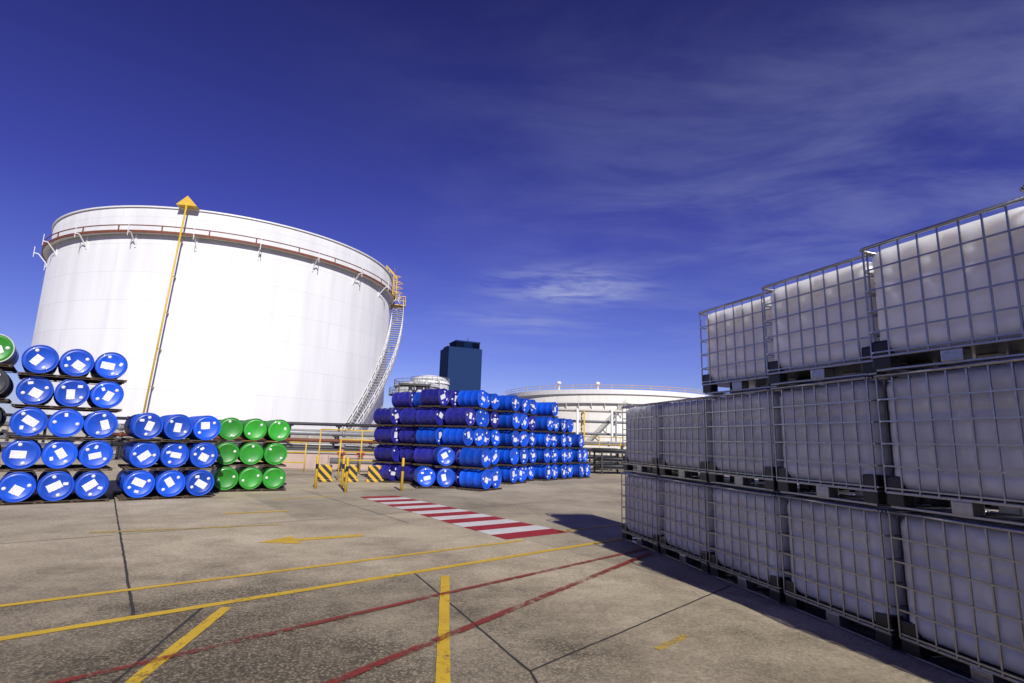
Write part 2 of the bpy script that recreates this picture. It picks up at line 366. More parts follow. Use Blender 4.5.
LBL=[lblmesh(.26,.16),lblmesh(.2,.18),lblmesh(.15,.22),lblmesh(.23,.13)]
LBS=[lblmesh(.09,.06),lblmesh(.06,.08)]
bm=bmesh.new(); lathe(bm,[(.001,-.012),(.034,-.012),(.037,0)],16,'Y',closeends=False); BG=newmesh('bung_cap',bm,M_white)
words={'blue':'bright blue','navy':'violet blue','green':'green','dark':'black','gw':'green and white'}
def drum(pos,ang,key,front=True,where='lying on a pallet stack',grp='steel drums stacked on pallets'):
    spin=random.uniform(0,2*pi)
    o=obj('oil_drum',DM[key],None,pos,(0,spin,ang+random.uniform(-.025,.025)))
    o['label']=words[key]+' steel drum '+where; o['category']='drum'; o['group']=grp
    if front:
        obj('end_lid',LDM[key],o)
        a=random.uniform(0,2*pi)
        if random.random()<(.12 if key=='green' else .92):
            r=random.uniform(.02,.08)
            obj('paper_label',random.choice(LBL),o,(r*cos(a),-LD/2+.012,r*sin(a)),(0,random.uniform(-.7,.7)-spin,0))
        if random.random()<(.2 if key=='green' else .6):
            b_=a+pi+random.uniform(-.7,.7); r=random.uniform(.15,.19)
            obj('paper_label',random.choice(LBS),o,(r*cos(b_),-LD/2+.0125,r*sin(b_)),(0,random.uniform(-.5,.5)-spin,0))
        a+=pi/2
        obj('bung_cap',BG,o,(.2*cos(a),-LD/2+.014,.2*sin(a))); obj('bung_cap',BG,o,(-.2*cos(a),-LD/2+.014,-.2*sin(a)))
    return o
PAL={}
PH=.056
def pallet(pos,ang,w,dep):
    key=(round(w,2),round(dep,2))
    if key not in PAL:
        bm=bmesh.new(); n=max(4,int(dep/.16))
        for i in range(n):
            y=-dep/2+.05+i*(dep-.1)/(n-1); box(bm,(0,y,.049),(w,.09,.013),0)
            if i%3==0: box(bm,(0,y,.008),(w,.09,.012),0)
        k=max(3,int(w/.5)+1)
        for i in range(k):
            x=-w/2+.04+i*(w-.08)/(k-1); box(bm,(x,0,.028),(.05,dep-.01,.032),0)
        PAL[key]=newmesh('wooden_pallet',bm,M_wood)
    o=obj('wooden_pallet',PAL[key],None,pos,(0,0,ang+random.uniform(-.015,.015)))
    o['label']='dark weathered wooden pallet carrying lying steel drums'; o['category']='pallet'; o['group']='wooden pallets under the drums'
def stack(R0,a,cols,rows,pitch,deep,colf,where,rowpitch=.68,heights=None,deepf=None,z0=0,js=.03):
    a=Vector((a[0],a[1],0)).normalized(); n=Vector((a.y,-a.x,0)); ang=atan2(a.y,a.x)
    R0=Vector((R0[0],R0[1],0))
    H=heights or [rows]*cols
    for r in range(max(H)):
        idx=[c for c in range(cols) if H[c]>r]
        runs=[]
        for c in idx:
            if runs and runs[-1][-1]==c-1 and len(runs[-1])<4: runs[-1].append(c)
            else: runs.append([c])
        for run in runs:
            w=pitch*len(run)+.04; cx=pitch*(run[0]+len(run)/2)
            j=random.uniform(-js,js); jn=random.uniform(-js,js)
            dd=max((deepf(c) if deepf else deep) for c in run)
            pos=R0+a*(cx+j)-n*(dd*(LD+.04)/2+jn)+Vector((0,0,z0+r*rowpitch))
            pallet(pos,ang,w,dd*(LD+.04)+.02)
            for c in run:
                dpt=deepf(c) if deepf else deep
                for k in range(dpt):
                    p=R0+a*(pitch*(c+.5)+j)-n*(LD/2+k*(LD+.04)+jn+random.uniform(-.04,.04))+Vector((0,0,z0+r*rowpitch+PH+RD+.002))
                    drum(p,ang,colf(c,r,k),k==0,where)
aA=Vector((.77,.64,0)).normalized(); nA=Vector((aA.y,-aA.x,0))
Ar=Vector((-8.8,13.2,0))-aA*.38
stack(Ar-aA*.638*3,aA,3,5,.638,2,lambda c,r,k:'blue','lying in the tallest five-high stack',js=.03)
stack(Ar-aA*(.638*5+.10)+nA*.30,aA,2,5,.638,2,lambda c,r,k:'gw' if r>=4 else 'dark','in the mixed stack with green tops',rowpitch=.71,js=.02)
stack(Vector((-8.62,13.42,0))-aA*.38,aA,3,3,.635,2,lambda c,r,k:'blue','lying in a three-high stack',js=.03)
stack((-8.15,15.55),(.86,.51),3,3,.636,2,lambda c,r,k:'green','lying in the green three-high stack',js=.02,rowpitch=.685)
D0=Vector((-1.55,18.9,0)); aD=Vector((.53,.85,0)).normalized(); nD=Vector((aD.y,-aD.x,0))
H6=[[4,5],[5,5],[5,4],[5,5],[4,5],[4,4],[3,2]]
pos_=0
for i,hh in enumerate(H6):
    off=[0,-.22,.15,-.3,.05,.1,.3][i]
    def cf(c,r,k,i=i): return 'navy' if (i==0 and c==0 and (r in (1,3) or k>0)) or random.random()<.03 else 'blue'
    stack(D0+aD*pos_+nD*off,aD,2,5,.635,1,cf,'in the long stack of drums',heights=hh,deepf=lambda c:2 if 0<i<5 else 1,js=.07,rowpitch=.68)
    pos_+=1.27+[.12,.22,.14,.22,.16,.1,0][i]
stack(D0-nD*1.05-aD*.18,aD,2,5,.635,1,lambda c,r,k:'navy' if r!=2 else 'blue','at the left end of the long stack',heights=[5,5],deepf=lambda c:1,js=.08)
stack(D0-nD*2.15+aD*.12,aD,2,5,.635,1,lambda c,r,k:'navy' if r!=4 else 'blue','at the left end of the long stack',heights=[4,5],deepf=lambda c:1,js=.08)
stack(D0-nD*3.25-aD*.1,aD,2,5,.635,1,lambda c,r,k:'navy','at the left end of the long stack',heights=[4,5],deepf=lambda c:1,js=.08)
stack(D0+nD*.98-aD*.3,aD,2,2,.635,1,lambda c,r,k:'blue','in a low pair before the long stack',heights=[2,1],deepf=lambda c:1)
stack(D0-nD*1.0-aD*1.1,(.95,.3),3,2,.635,1,lambda c,r,k:'navy' if c==2 else 'blue','in a low row before the long stack',heights=[1,2,2],deepf=lambda c:1)

# ------------------------------------------------------------------ storage tanks
def shell_mat(name,base,seam=.84):
    m=bpy.data.materials.new(name); m.use_nodes=True
    nt=m.node_tree;N=nt.nodes;L=nt.links;b=N['Principled BSDF'];b.inputs['Roughness'].default_value=.55
    uv=N.new('ShaderNodeUVMap'); uv.uv_map='UVMap'
    br=N.new('ShaderNodeTexBrick'); br.inputs['Scale'].default_value=1; br.inputs['Brick Width'].default_value=9; br.inputs['Row Height'].default_value=2.4
    br.inputs['Mortar Size'].default_value=.03; br.inputs['Mortar Smooth'].default_value=.6
    br.inputs['Color1'].default_value=rgba(base); br.inputs['Color2'].default_value=rgba(tuple(c*.965 for c in base)); br.inputs['Mortar'].default_value=rgba(tuple(c*seam for c in base))
    L.new(uv.outputs[0],br.inputs['Vector'])
    mp=N.new('ShaderNodeMapping'); mp.inputs['Scale'].default_value=(.8,.06,1); L.new(uv.outputs[0],mp.inputs[0])
    no=N.new('ShaderNodeTexNoise'); no.inputs['Scale'].default_value=1.2; no.inputs['Detail'].default_value=8; L.new(mp.outputs[0],no.inputs['Vector'])
    rp=N.new('ShaderNodeValToRGB'); rp.color_ramp.elements[0].position=.32; rp.color_ramp.elements[0].color=(.86,.855,.85,1); rp.color_ramp.elements[1].position=.6; rp.color_ramp.elements[1].color=(1,1,1,1)
    L.new(no.outputs['Fac'],rp.inputs[0])
    mx=N.new('ShaderNodeMix'); mx.data_type='RGBA'; mx.blend_type='MULTIPLY'; mx.inputs[0].default_value=.8
    L.new(br.outputs['Color'],mx.inputs[6]); L.new(rp.outputs[0],mx.inputs[7]); L.new(mx.outputs[2],b.inputs['Base Color'])
    bp=N.new('ShaderNodeBump'); bp.inputs['Strength'].default_value=.25; bp.inputs['Distance'].default_value=.03; L.new(br.outputs['Fac'],bp.inputs['Height']); L.new(bp.outputs[0],b.inputs['Normal'])
    return m
def cyl_shell(R,z0,z1,mat_,n=160,thick=.15):
    bm=bmesh.new(); uvl=bm.loops.layers.uv.new('UVMap')
    for i in range(n):
        a0=2*pi*i/n;a1=2*pi*(i+1)/n
        def V(r,a,z): return bm.verts.new((r*cos(a),r*sin(a),z))
        f=bm.faces.new((V(R,a0,z0),V(R,a1,z0),V(R,a1,z1),V(R,a0,z1))); f.smooth=True
        for l,(u,v) in zip(f.loops,((a0*R,z0),(a1*R,z0),(a1*R,z1),(a0*R,z1))): l[uvl].uv=(u,v)
        f=bm.faces.new((V(R-thick,a1,z0),V(R-thick,a0,z0),V(R-thick,a0,z1),V(R-thick,a1,z1))); f.smooth=True
        f=bm.faces.new((V(R,a0,z1),V(R,a1,z1),V(R-thick,a1,z1),V(R-thick,a0,z1)))
    bmesh.ops.remove_doubles(bm,verts=bm.verts[:],dist=.0005)
    return newmesh('shell',bm,mat_)
def ring_mesh(name,r0,r1,z0,z1,m,n=160):
    bm=bmesh.new(); lathe(bm,[(r0,z0),(r1,z0),(r1,z1),(r0,z1),(r0,z0)],n,'Z',closeends=False,smooth=False); return newmesh(name,bm,m)
def rail_mesh(name,R,z,h,m,n=96,r=.035,a0=0,a1=2*pi,post=2,mid=True):
    bm=bmesh.new()
    for zz in ((z+h,z+h*.5) if mid else (z+h,)):
        pts=[(R*cos(a0+(a1-a0)*i/n),R*sin(a0+(a1-a0)*i/n),zz) for i in range(n+1)]
        polytube(bm,pts,r,5)
    for i in range(0,n,post):
        a=a0+(a1-a0)*i/n; tube(bm,(R*cos(a),R*sin(a),z),(R*cos(a),R*sin(a),z+h),r,4)
    return newmesh(name,bm,m)
TC=Vector((-30.9,59.95,0)); TR=16.65; TH=20.0; th=atan2(-TC.y,-TC.x)
M_shell=shell_mat('white_tank_shell_paint',(.655,.665,.68))
T1=obj('oil_storage_tank',None,None,TC,(0,0,0),label='huge white open-top steel oil tank with rust-brown ring rail',category='storage tank')
obj('shell',cyl_shell(TR,0,TH,M_shell),T1)
obj('top_curb',ring_mesh('top_curb',TR-.2,TR+.12,TH-.02,TH+.10,M_white),T1)
obj('floating_roof',ring_mesh('floating_roof',.05,TR-.25,13.6,14,M_steelgrey,64),T1)
obj('wind_girder',ring_mesh('wind_girder',TR+.01,TR+.45,17.62,17.70,M_white),T1)
obj('girder_fascia',ring_mesh('girder_fascia',TR+.45,TR+.52,17.58,17.80,M_rust),T1)
obj('girder_handrail',rail_mesh('girder_handrail',TR+.5,17.8,.42,M_rust,120,.05,post=4,mid=False),T1)
obj('base_chime',ring_mesh('base_chime',TR,TR+.35,.02,.3,M_conc_wall),T1)
bm=bmesh.new(); tube(bm,(0,0,-1.0),(.75,0,-.1),.05,4); box(bm,(.03,0,-.6),(.06,.14,1.1)); tube(bm,(.75,0,-.12),(1.05,0,-.12),.05,4); tube(bm,(1.05,0,-.5),(1.05,0,.5),.03,4)
BRm=newmesh('girder_bracket',bm,M_white)
for i in range(22):
    a=2*pi*(i+.4)/22; obj('girder_bracket',BRm,T1,(TR*cos(a),TR*sin(a),17.62),(0,0,a))
ag=th-radians(15.6); u=Vector((cos(ag),sin(ag),0)); v=Vector((-sin(ag),cos(ag),0))
bm=bmesh.new()
ub=Vector((cos(ag-.06),sin(ag-.06),0))
tube(bm,ub*(TR+.8)+Vector((0,0,.1)),u*(TR+.75)+Vector((0,0,TH+.2)),.07,10)
for z in range(2,20,3):
    uu=ub.lerp(u,z/20); tube(bm,uu*(TR)+Vector((0,0,z)),uu*(TR+.8)+Vector((0,0,z)),.04,4)
obj('gauge_pipe',newmesh('gauge_pipe',bm,M_yellow),T1)
bm=bmesh.new(); c=u*(TR+.8)+Vector((0,0,TH+.1))
t=[c+v*.8,c-v*.8,c+Vector((0,0,.85))]; t2=[p-u*1.0 for p in t]
vsA=[bm.verts.new(p) for p in t]; vsB=[bm.verts.new(p) for p in t2]
bm.faces.new(vsA); bm.faces.new(vsB[::-1])
for i in range(3): bm.faces.new((vsA[i],vsA[(i+1)%3],vsB[(i+1)%3],vsB[i]))
bmesh.ops.recalc_face_normals(bm,faces=bm.faces[:])
obj('gauge_hood',newmesh('gauge_hood',bm,M_yellow),T1)
def stair(a_top,a_bot,ztop,R,par,mt,mh,wd=.8,n=74,rt=.28,sr=.08):
    bm=bmesh.new(); P=[]
    for i in range(n+1):
        t=i/n; a=a_bot+(a_top-a_bot)*t; z=.2+(ztop-.2)*t
        P.append((cos(a),sin(a),z,a))
    ra,rb=R+.25,R+.25+wd
    for r in (ra,rb): polytube(bm,[(c*r,s*r,z) for c,s,z,a in P[::2]],sr,4)
    for c,s,z,a in P: box(bm,(c*(ra+rb)/2,s*(ra+rb)/2,z),(wd+.06,rt,.06),rz=a)
    for k in range(4,n,12):
        c,s,z,a=P[k]; tube(bm,(c*R,s*R,z-1.6),(c*rb,s*rb,z-.1),.07,4)
    st=obj('stairway',newmesh('stairway',bm,mt),par)
    for r in (ra,rb):
        bh=bmesh.new()
        for hh in (1.05,.55): polytube(bh,[(c*r,s*r,z+hh) for c,s,z,a in P[::2]],.035,4)
        for k in range(0,n+1,3):
            c,s,z,a=P[k]; tube(bh,(c*r,s*r,z),(c*r,s*r,z+1.05),.03,4)
        obj('stair_handrail',newmesh('stair_handrail',bh,mh),st)
stair(th+radians(80),th+radians(33),17.4,TR,T1,M_stair,M_white,1.3,56,.34,.11)
for da,zt in ((64,20.9),(73,21.3)):
    bm=bmesh.new()
    a=th+radians(da); u=Vector((cos(a),sin(a),0)); v=Vector((-sin(a),cos(a),0))
    for s in (-.35,.35):
        p=u*(TR+.6)+v*s; tube(bm,p+Vector((0,0,17.5)),p+Vector((0,0,zt-1)),.06,4); q=u*(TR-.3)+v*s
        tube(bm,p+Vector((0,0,zt-1)),q+Vector((0,0,zt)),.06,4); tube(bm,q+Vector((0,0,TH)),q+Vector((0,0,zt)),.06,4)
    for k in range(10):
        z=17.6+k*.33; tube(bm,u*(TR+.6)+v*.35+Vector((0,0,z)),u*(TR+.6)-v*.35+Vector((0,0,z)),.03,4)
    for k in range(4):
        z=17.9+k*.6; pts=[u*(TR+.6+.75*sin(pi*i/6))+v*(.38*cos(pi*i/6))+Vector((0,0,z)) for i in range(7)]; polytube(bm,pts,.035,4)
    obj('access_ladder',newmesh('access_ladder',bm,M_yellow),T1)
bm=bmesh.new()
a=th+radians(81);u=Vector((cos(a),sin(a),0));v=Vector((-sin(a),cos(a),0))
box(bm,u*(TR+.9)+Vector((0,0,17.45)),(1.8,2.0,.08),rz=a)
for s in (-.95,0,.95): tube(bm,u*(TR+1.75)+v*s+Vector((0,0,17.4)),u*(TR+1.75)+v*s+Vector((0,0,18.6)),.05,4)
for r_ in (.4,1.1): tube(bm,u*(TR+r_)-v*.95+Vector((0,0,17.4)),u*(TR+r_)-v*.95+Vector((0,0,18.6)),.05,4)
for z in (18.0,18.55):
    tube(bm,u*(TR+1.75)-v*.95+Vector((0,0,z)),u*(TR+1.75)+v*.95+Vector((0,0,z)),.045,4)
    tube(bm,u*(TR+.4)-v*.95+Vector((0,0,z)),u*(TR+1.75)-v*.95+Vector((0,0,z)),.045,4)
tube(bm,u*(TR+.05)+Vector((0,0,15.6)),u*(TR+1.7)+Vector((0,0,17.4)),.05,4)
obj('stair_platform',newmesh('stair_platform',bm,M_yellow),T1)

T2C=Vector((130*sin(radians(10.2)),130*cos(radians(10.2)),0)); R2=23.8; H2=11.7; th2=atan2(-T2C.y,-T2C.x)
M_shell2=shell_mat('pale_tank_shell_paint',(.66,.65,.60))
T2=obj('oil_storage_tank',None,None,T2C,(0,0,0),label='wide low off-white oil tank with white rim and yellow railing',category='storage tank')
obj('shell',cyl_shell(R2,0,H2,M_shell2,128),T2)
obj('top_curb',ring_mesh('top_curb',R2-.2,R2+.35,H2-.7,H2+.15,M_white,128),T2)
obj('wind_girder',ring_mesh('wind_girder',R2+.01,R2+.6,H2-2.5,H2-2.25,M_white,128),T2)
obj('girder_handrail',rail_mesh('girder_handrail',R2+.3,H2+.1,.9,M_yellow,120,.045,post=3),T2)
bm=bmesh.new(); lathe(bm,[(R2-.3,H2-.3),(R2*.6,H2+.8),(.1,H2+1.4)],96,'Z',closeends=False); obj('dome_roof',newmesh('dome_roof',bm,M_white),T2)
bm=bmesh.new(); tube(bm,(0,0,-1.2),(.55,0,0),.06,4); box(bm,(.05,0,-.7),(.1,.14,1.4)); B2=newmesh('girder_bracket',bm,M_white)
for i in range(60):
    a=2*pi*i/60; obj('girder_bracket',B2,T2,(R2*cos(a),R2*sin(a),H2-2.5),(0,0,a))
stair(th2+radians(8),th2-radians(12),H2-2.4,R2,T2,M_steelgrey,M_lime)
for da in (-30,30):
    a=th2+radians(da); u=Vector((cos(a),sin(a),0))
    for k in range(4):
        bm=bmesh.new(); tube(bm,u*(R2+.6+.45*k)+Vector((0,0,0)),u*(R2+.6+.45*k)+Vector((0,0,H2-2)),.1,6)
        obj('riser_pipe',newmesh('riser_pipe',bm,M_yellow if k==2 else M_lime),T2)
for a_,rr in ((2.0,12),(4.4,17),(4.0,20)):
    bm=bmesh.new(); lathe(bm,[(.25,0),(.25,1.3),(.55,1.3),(.45,1.7),(.01,1.9)],16,'Z',closeends=False); obj('roof_vent',newmesh('roof_vent',bm,M_white),T2,(rr*cos(a_),rr*sin(a_),H2+.5))
M_dirty=mat('weathered_white_paint',(.56,.57,.58),.6,0,.25,.8)
T3C=Vector((100*sin(radians(-9.7)),100*cos(radians(-9.7)),0))
T3=obj('storage_tank',None,None,T3C,(0,0,0),label='small white cylindrical tank with railed roof beyond the drums',category='storage tank')
bm=bmesh.new(); lathe(bm,[(3.9,0),(3.9,10.6)],64,'Z'); obj('shell',newmesh('shell',bm,M_dirty),T3)
bm=bmesh.new(); lathe(bm,[(4.1,10.6),(4.1,10.8),(2.2,11.5),(.1,11.8)],64,'Z',closeends=False); obj('roof_cone',newmesh('roof_cone',bm,M_dirty),T3)
obj('roof_handrail',rail_mesh('roof_handrail',4.05,10.7,1.1,M_steelgrey,48,.05),T3)
obj('walkway',ring_mesh('walkway',3.9,4.9,9.0,9.15,M_darksteel,64),T3)
obj('walkway_handrail',rail_mesh('walkway_handrail',4.85,9.15,1.1,M_steelgrey,48,.05),T3)
T4C=Vector((118*sin(radians(-8.4)),118*cos(radians(-8.4)),0))
T4=obj('storage_tank',None,None,T4C,(0,0,0),label='second small white tank with domed roof beside the railed one',category='storage tank')
bm=bmesh.new(); lathe(bm,[(4.0,0),(4.0,13.0)],64,'Z'); obj('shell',newmesh('shell',bm,M_dirty),T4)
bm=bmesh.new(); lathe(bm,[(4.2,13.0),(4.2,13.2),(3.4,14.2),(1.8,14.8),(.1,15.0)],64,'Z',closeends=False); obj('roof_dome',newmesh('roof_dome',bm,M_white),T4)
obj('roof_handrail',rail_mesh('roof_handrail',4.1,13.2,1.1,M_steelgrey,48,.05),T4)
ps=obj('process_structure',None,None,(-16.2,92,0),(0,0,.2),label='open steel process frame with floors and pipes beside small tanks',category='steel structure')
bm=bmesh.new()
for x in (-2.5,0,2.5):
    for y in (-1.5,1.5): box(bm,(x,y,5.3),(.2,.2,10.6))
for z in (3,6,8.4,10.4):
    for y in (-1.5,1.5): box(bm,(0,y,z),(5.3,.16,.2))
    box(bm,(0,0,z-.15),(5.0,2.84,.06))
for x in (-2.5,0,2.5):
    for z in (3,6,8.4,10.4): box(bm,(x,0,z),(.16,2.9,.2))
obj('steel_frame',newmesh('steel_frame',bm,M_darksteel),ps)
for x,r_,z in ((-1.8,.5,7.6),(-.6,.35,9.6),(.9,.6,8.9),(2.0,.3,9.9)):
    bm=bmesh.new(); lathe(bm,[(.01,z-1.4),(r_,z-1.2),(r_,z+.9),(.01,z+1.2)],20,'Z',closeends=False); obj('process_vessel',newmesh('process_vessel',bm,M_dirty),ps,(x,0,.25))

# ------------------------------------------------------------------ skyscraper
SC=Vector((400*sin(radians(-5.35)),400*cos(radians(-5.35)),0))
sk=obj('office_tower',None,None,SC,(0,0,radians(24)),label='dark blue glass office tower with stepped roof',category='building')
def glass_mat():
    m=bpy.data.materials.new('blue_curtain_glass'); m.use_nodes=True
    nt=m.node_tree;N=nt.nodes;L=nt.links;b=N['Principled BSDF'];b.inputs['Roughness'].default_value=.6;b.inputs['Specular IOR Level'].default_value=.03
    tc=N.new('ShaderNodeTexCoord'); ad_=N.new('ShaderNodeVectorMath'); ad_.inputs[1].default_value=(.37,.37,.2); L.new(tc.outputs['Object'],ad_.inputs[0])
    sp_=N.new('ShaderNodeVectorMath'); sp_.operation='SNAP'; sp_.inputs[1].default_value=(6.1,5,5.2); L.new(ad_.outputs[0],sp_.inputs[0])
    wn=N.new('ShaderNodeTexWhiteNoise'); L.new(sp_.outputs[0],wn.inputs[0])
    mx=N.new('ShaderNodeMix'); mx.data_type='RGBA'; mx.inputs[6].default_value=(.0005,.0015,.008,1); mx.inputs[7].default_value=(.005,.018,.075,1)
    L.new(wn.outputs['Value'],mx.inputs[0]); L.new(mx.outputs[2],b.inputs['Base Color']); return m
MG=glass_mat(); MB=mat('tower_band',(.008,.018,.06),.7,spec=.03); MC=mat('tower_band_pale',(.018,.04,.12),.7,spec=.03)
bm=bmesh.new(); box(bm,(0,0,33),(24.5,20,66)); box(bm,(2.5,0,68.6),(18,16,5.3)); box(bm,(-9.0,2,67.0),(5,10,2.2)); obj('curtain_wall',newmesh('curtain_wall',bm,MG),sk)
bm=bmesh.new()
for i in range(1,13): box(bm,(0,0,i*5.2),(24.9,20.4,.8),1 if i%3==0 else 0)
for x in (-12.2,-6.1,0,6.1,12.2): box(bm,(x,0,33.2),(.7,20.8,66.4),1)
for y in (-10,-5,0,5,10): box(bm,(0,y,33.3),(25.3,.7,66.6),1)
obj('facade_grid',newmesh('facade_grid',bm,[MB,MC]),sk)
bm=bmesh.new(); box(bm,(2.5,0,71.7),(18.6,16.6,.9)); tube(bm,(5,0,72),(5,0,76),.25,6); obj('roof_crown',newmesh('roof_crown',bm,MC),sk)

# ------------------------------------------------------------------ yard edge
def wall(name,p,q,h,m,label,th_=.3):
    p=Vector((p[0],p[1],0));q=Vector((q[0],q[1],0));Ln=(q-p).length;ang=atan2((q-p).y,(q-p).x);c=(p+q)/2
    w=obj(name,None,None,c,(0,0,ang),label=label,category='wall')
    bm=bmesh.new(); box(bm,(0,0,h/2),(Ln,th_,h),bev=.02)
    k=int(Ln/3)
    for i in range(k+1): box(bm,(-Ln/2+.2+i*(Ln-.4)/k,-.2,h*.45),(.3,.28,h*.9),bev=.02)
    obj('wall_panel',newmesh('wall_panel',bm,m),w)
    bm=bmesh.new(); box(bm,(0,0,h+.06),(Ln+.1,th_+.16,.11),bev=.015); obj('coping',newmesh('coping',bm,M_conc_wall),w)
wall('dike_wall',(-45,35),(-4,38),1.9,M_conc_wall,'long pale concrete containment wall before the big tank')
wall('dike_wall',(-3.5,44),(40,44),1.7,M_lime,'cream concrete containment wall before the low tank')
wall('low_wall',(-16,26.5),(-5.5,28.5),.75,M_pink,'low pinkish painted wall beside the pipes',.25)
def pipeline(y,z,x0,x1,r,m,label):
    o=obj('pipeline',None,None,((x0+x1)/2,y,0),(0,0,0),label=label,category='pipe',group='pipes along the containment wall')
    L_=(x1-x0)/2; bm=bmesh.new(); tube(bm,(-L_,0,z),(L_,0,z),r,12)
    x=-L_+1
    while x<L_: tube(bm,(x-.06,0,z),(x+.06,0,z),r*1.45,12); x+=4.5
    obj('pipe_run',newmesh('pipe_run',bm,m),o)
    x=-L_+.5; bm=bmesh.new(); box(bm,(0,0,(z-r)/2),(.1,.12,z-r)); box(bm,(0,0,z-r-.03),(.3,.3,.06)); me=newmesh('pipe_support',bm,M_darksteel)
    while x<L_: obj('pipe_support',me,o,(x,0,0)); x+=3
pipeline(33.2,.55,-38,-5,.16,M_white,'white pipe on steel supports below the wall')
pipeline(32.5,1.0,-38,-6,.13,M_steelgrey,'grey pipe on steel supports beside the wall')
pipeline(33.7,1.75,-38,-5,.15,M_steelgrey,'high grey pipe on tall supports beside the wall')
pipeline(34.2,2.3,-38,-5,.10,M_darksteel,'dark thin pipe running above the wall')
pipeline(29.5,.85,-22,-5,.11,M_darksteel,'dark pipe on supports before the grey pipes')
pipeline(30.2,1.35,-22,-5,.10,M_rust,'rust brown pipe on supports before the grey pipes')
pipeline(30.8,1.1,-22,-5,.09,M_steelgrey,'thin grey pipe on supports before the larger pipes')
pipeline(42.5,.8,2,30,.18,M_lime,'cream pipe on supports before the cream wall')
pipeline(41.8,1.6,2,30,.12,M_steelgrey,'grey pipe on supports before the cream wall')
rk=obj('pipe_rack',None,None,(9.5,46,0),label='steel pipe rack carrying cream and grey pipes beyond the drums',category='pipe rack')
for i in range(6):
    x=-6+i*2.6; bm=bmesh.new()
    for y in (-.8,.8): box(bm,(0,y,2.1),(.12,.12,4.2))
    for z in (2.2,3.2,4.1): box(bm,(0,0,z),(.1,1.8,.1))
    obj('rack_frame',newmesh('rack_frame',bm,M_yellow if i in(1,3) else M_steelgrey),rk,(x,0,0))
for z in (2.4,3.4,4.3):
    for y in (-.55,-.1,.4):
        bm=bmesh.new(); tube(bm,(-7,y,z),(8,y,z),.10,8); obj('rack_pipe',newmesh('rack_pipe',bm,M_steelgrey if y<-.5 and z<4 else M_lime),rk)
for x in (-4,-1.2,1.5,3.4,5):
    bm=bmesh.new(); tube(bm,(x,-1.2,.2),(x,-1.2,4.3),.1,8); tube(bm,(x,-1.2,4.3),(x,-.3,4.3),.1,8); tube(bm,(x,-1.25,1.2),(x,-1.7,1.2),.06,6)
    tube(bm,(x,-1.7,1.2),(x,-1.76,1.2),.28,12)
    obj('riser_pipe',newmesh('riser_pipe',bm,M_white if x!=1.5 else M_yellow),rk)
bm=bmesh.new()
for x in (-1.4,0,1.4):
    for y in (-.5,.5): box(bm,(x,y,.6),(.08,.08,1.2))
    for z in (.3,.7,1.15): box(bm,(x,0,z),(.07,1.0,.07))
for z in (.3,.7,1.15):
    for y in (-.5,.5): box(bm,(0,y,z),(3.0,.06,.06))
LR=newmesh('rack_frame',bm,M_darksteel)
bm=bmesh.new(); tube(bm,(-1.6,0,0),(1.6,0,0),.085,10); LP=newmesh('stored_pipe',bm,M_darksteel)
for (x,y,a) in ((6.3,31.2,.25),(9.2,33.5,.2),(5.2,34.8,.15)):
    o=obj('storage_rack',None,None,(x,y,0),(0,0,a),label='low dark steel rack holding dark pipes near the drums',category='rack',group='low dark racks by the drums')
    obj('rack_frame',LR,o)
    for z in (.425,.825,1.275):
        for yy in (-.35,-.12,.12,.34): obj('stored_pipe',LP,o,(random.uniform(-.1,.1),yy,z))
def guard(p,q,h,m,label,bars=2,r=.028):
    p=Vector((p[0],p[1],0));q=Vector((q[0],q[1],0));Ln=(q-p).length;ang=atan2((q-p).y,(q-p).x)
    o=obj('guard_rail',None,None,(p+q)/2,(0,0,ang),label=label,category='railing',group='yellow guard rails at the yard edge')
    bm=bmesh.new(); k=max(1,int(Ln/1.3))
    for i in range(k+1): x=-Ln/2+i*Ln/k; tube(bm,(x,0,0),(x,0,h),r,8)
    for b in range(bars): z=h*(b+1)/bars-.01; tube(bm,(-Ln/2,0,z),(Ln/2,0,z),r,8)
    obj('rail_frame',newmesh('rail_frame',bm,m),o)
guard((-6.3,20.9),(-4.6,21.5),1.5,M_yellow,'yellow tubular guard rail standing on the yard edge')
guard((-8.2,24.2),(-4.9,25.4),1.9,M_yellow,'tall yellow tubular guard rail near the pipes')
guard((-11.5,24.2),(-9.0,24.8),1.3,M_yellow,'yellow tubular guard rail near the low pinkish wall',3)
guard((4,36),(10,36),1.1,M_yellow,'yellow tubular guard rail before the pipe rack')
guard((5,40),(14,40),2.1,M_yellow,'tall yellow walkway railing before the cream wall',4)
bm=bmesh.new(); lathe(bm,[(.0,0),(.042,0),(.042,.96),(.034,1.0),(.0,1.01)],16,'Z',closeends=False); BL=newmesh('bollard_post',bm,M_yellow)
bm=bmesh.new(); lathe(bm,[(.0435,.6),(.0435,.75)],16,'Z',closeends=False); BS=newmesh('black_band',bm,M_black)
for x,y in ((-5.95,17.5),(-5.25,17.9),(-4.75,16.6),(-3.3,17.6)):
    o=obj('bollard',BL,None,(x,y,0),label='yellow steel bollard with black band on the concrete yard',category='bollard',group='yellow bollards by the drums'); obj('black_band',BS,o)
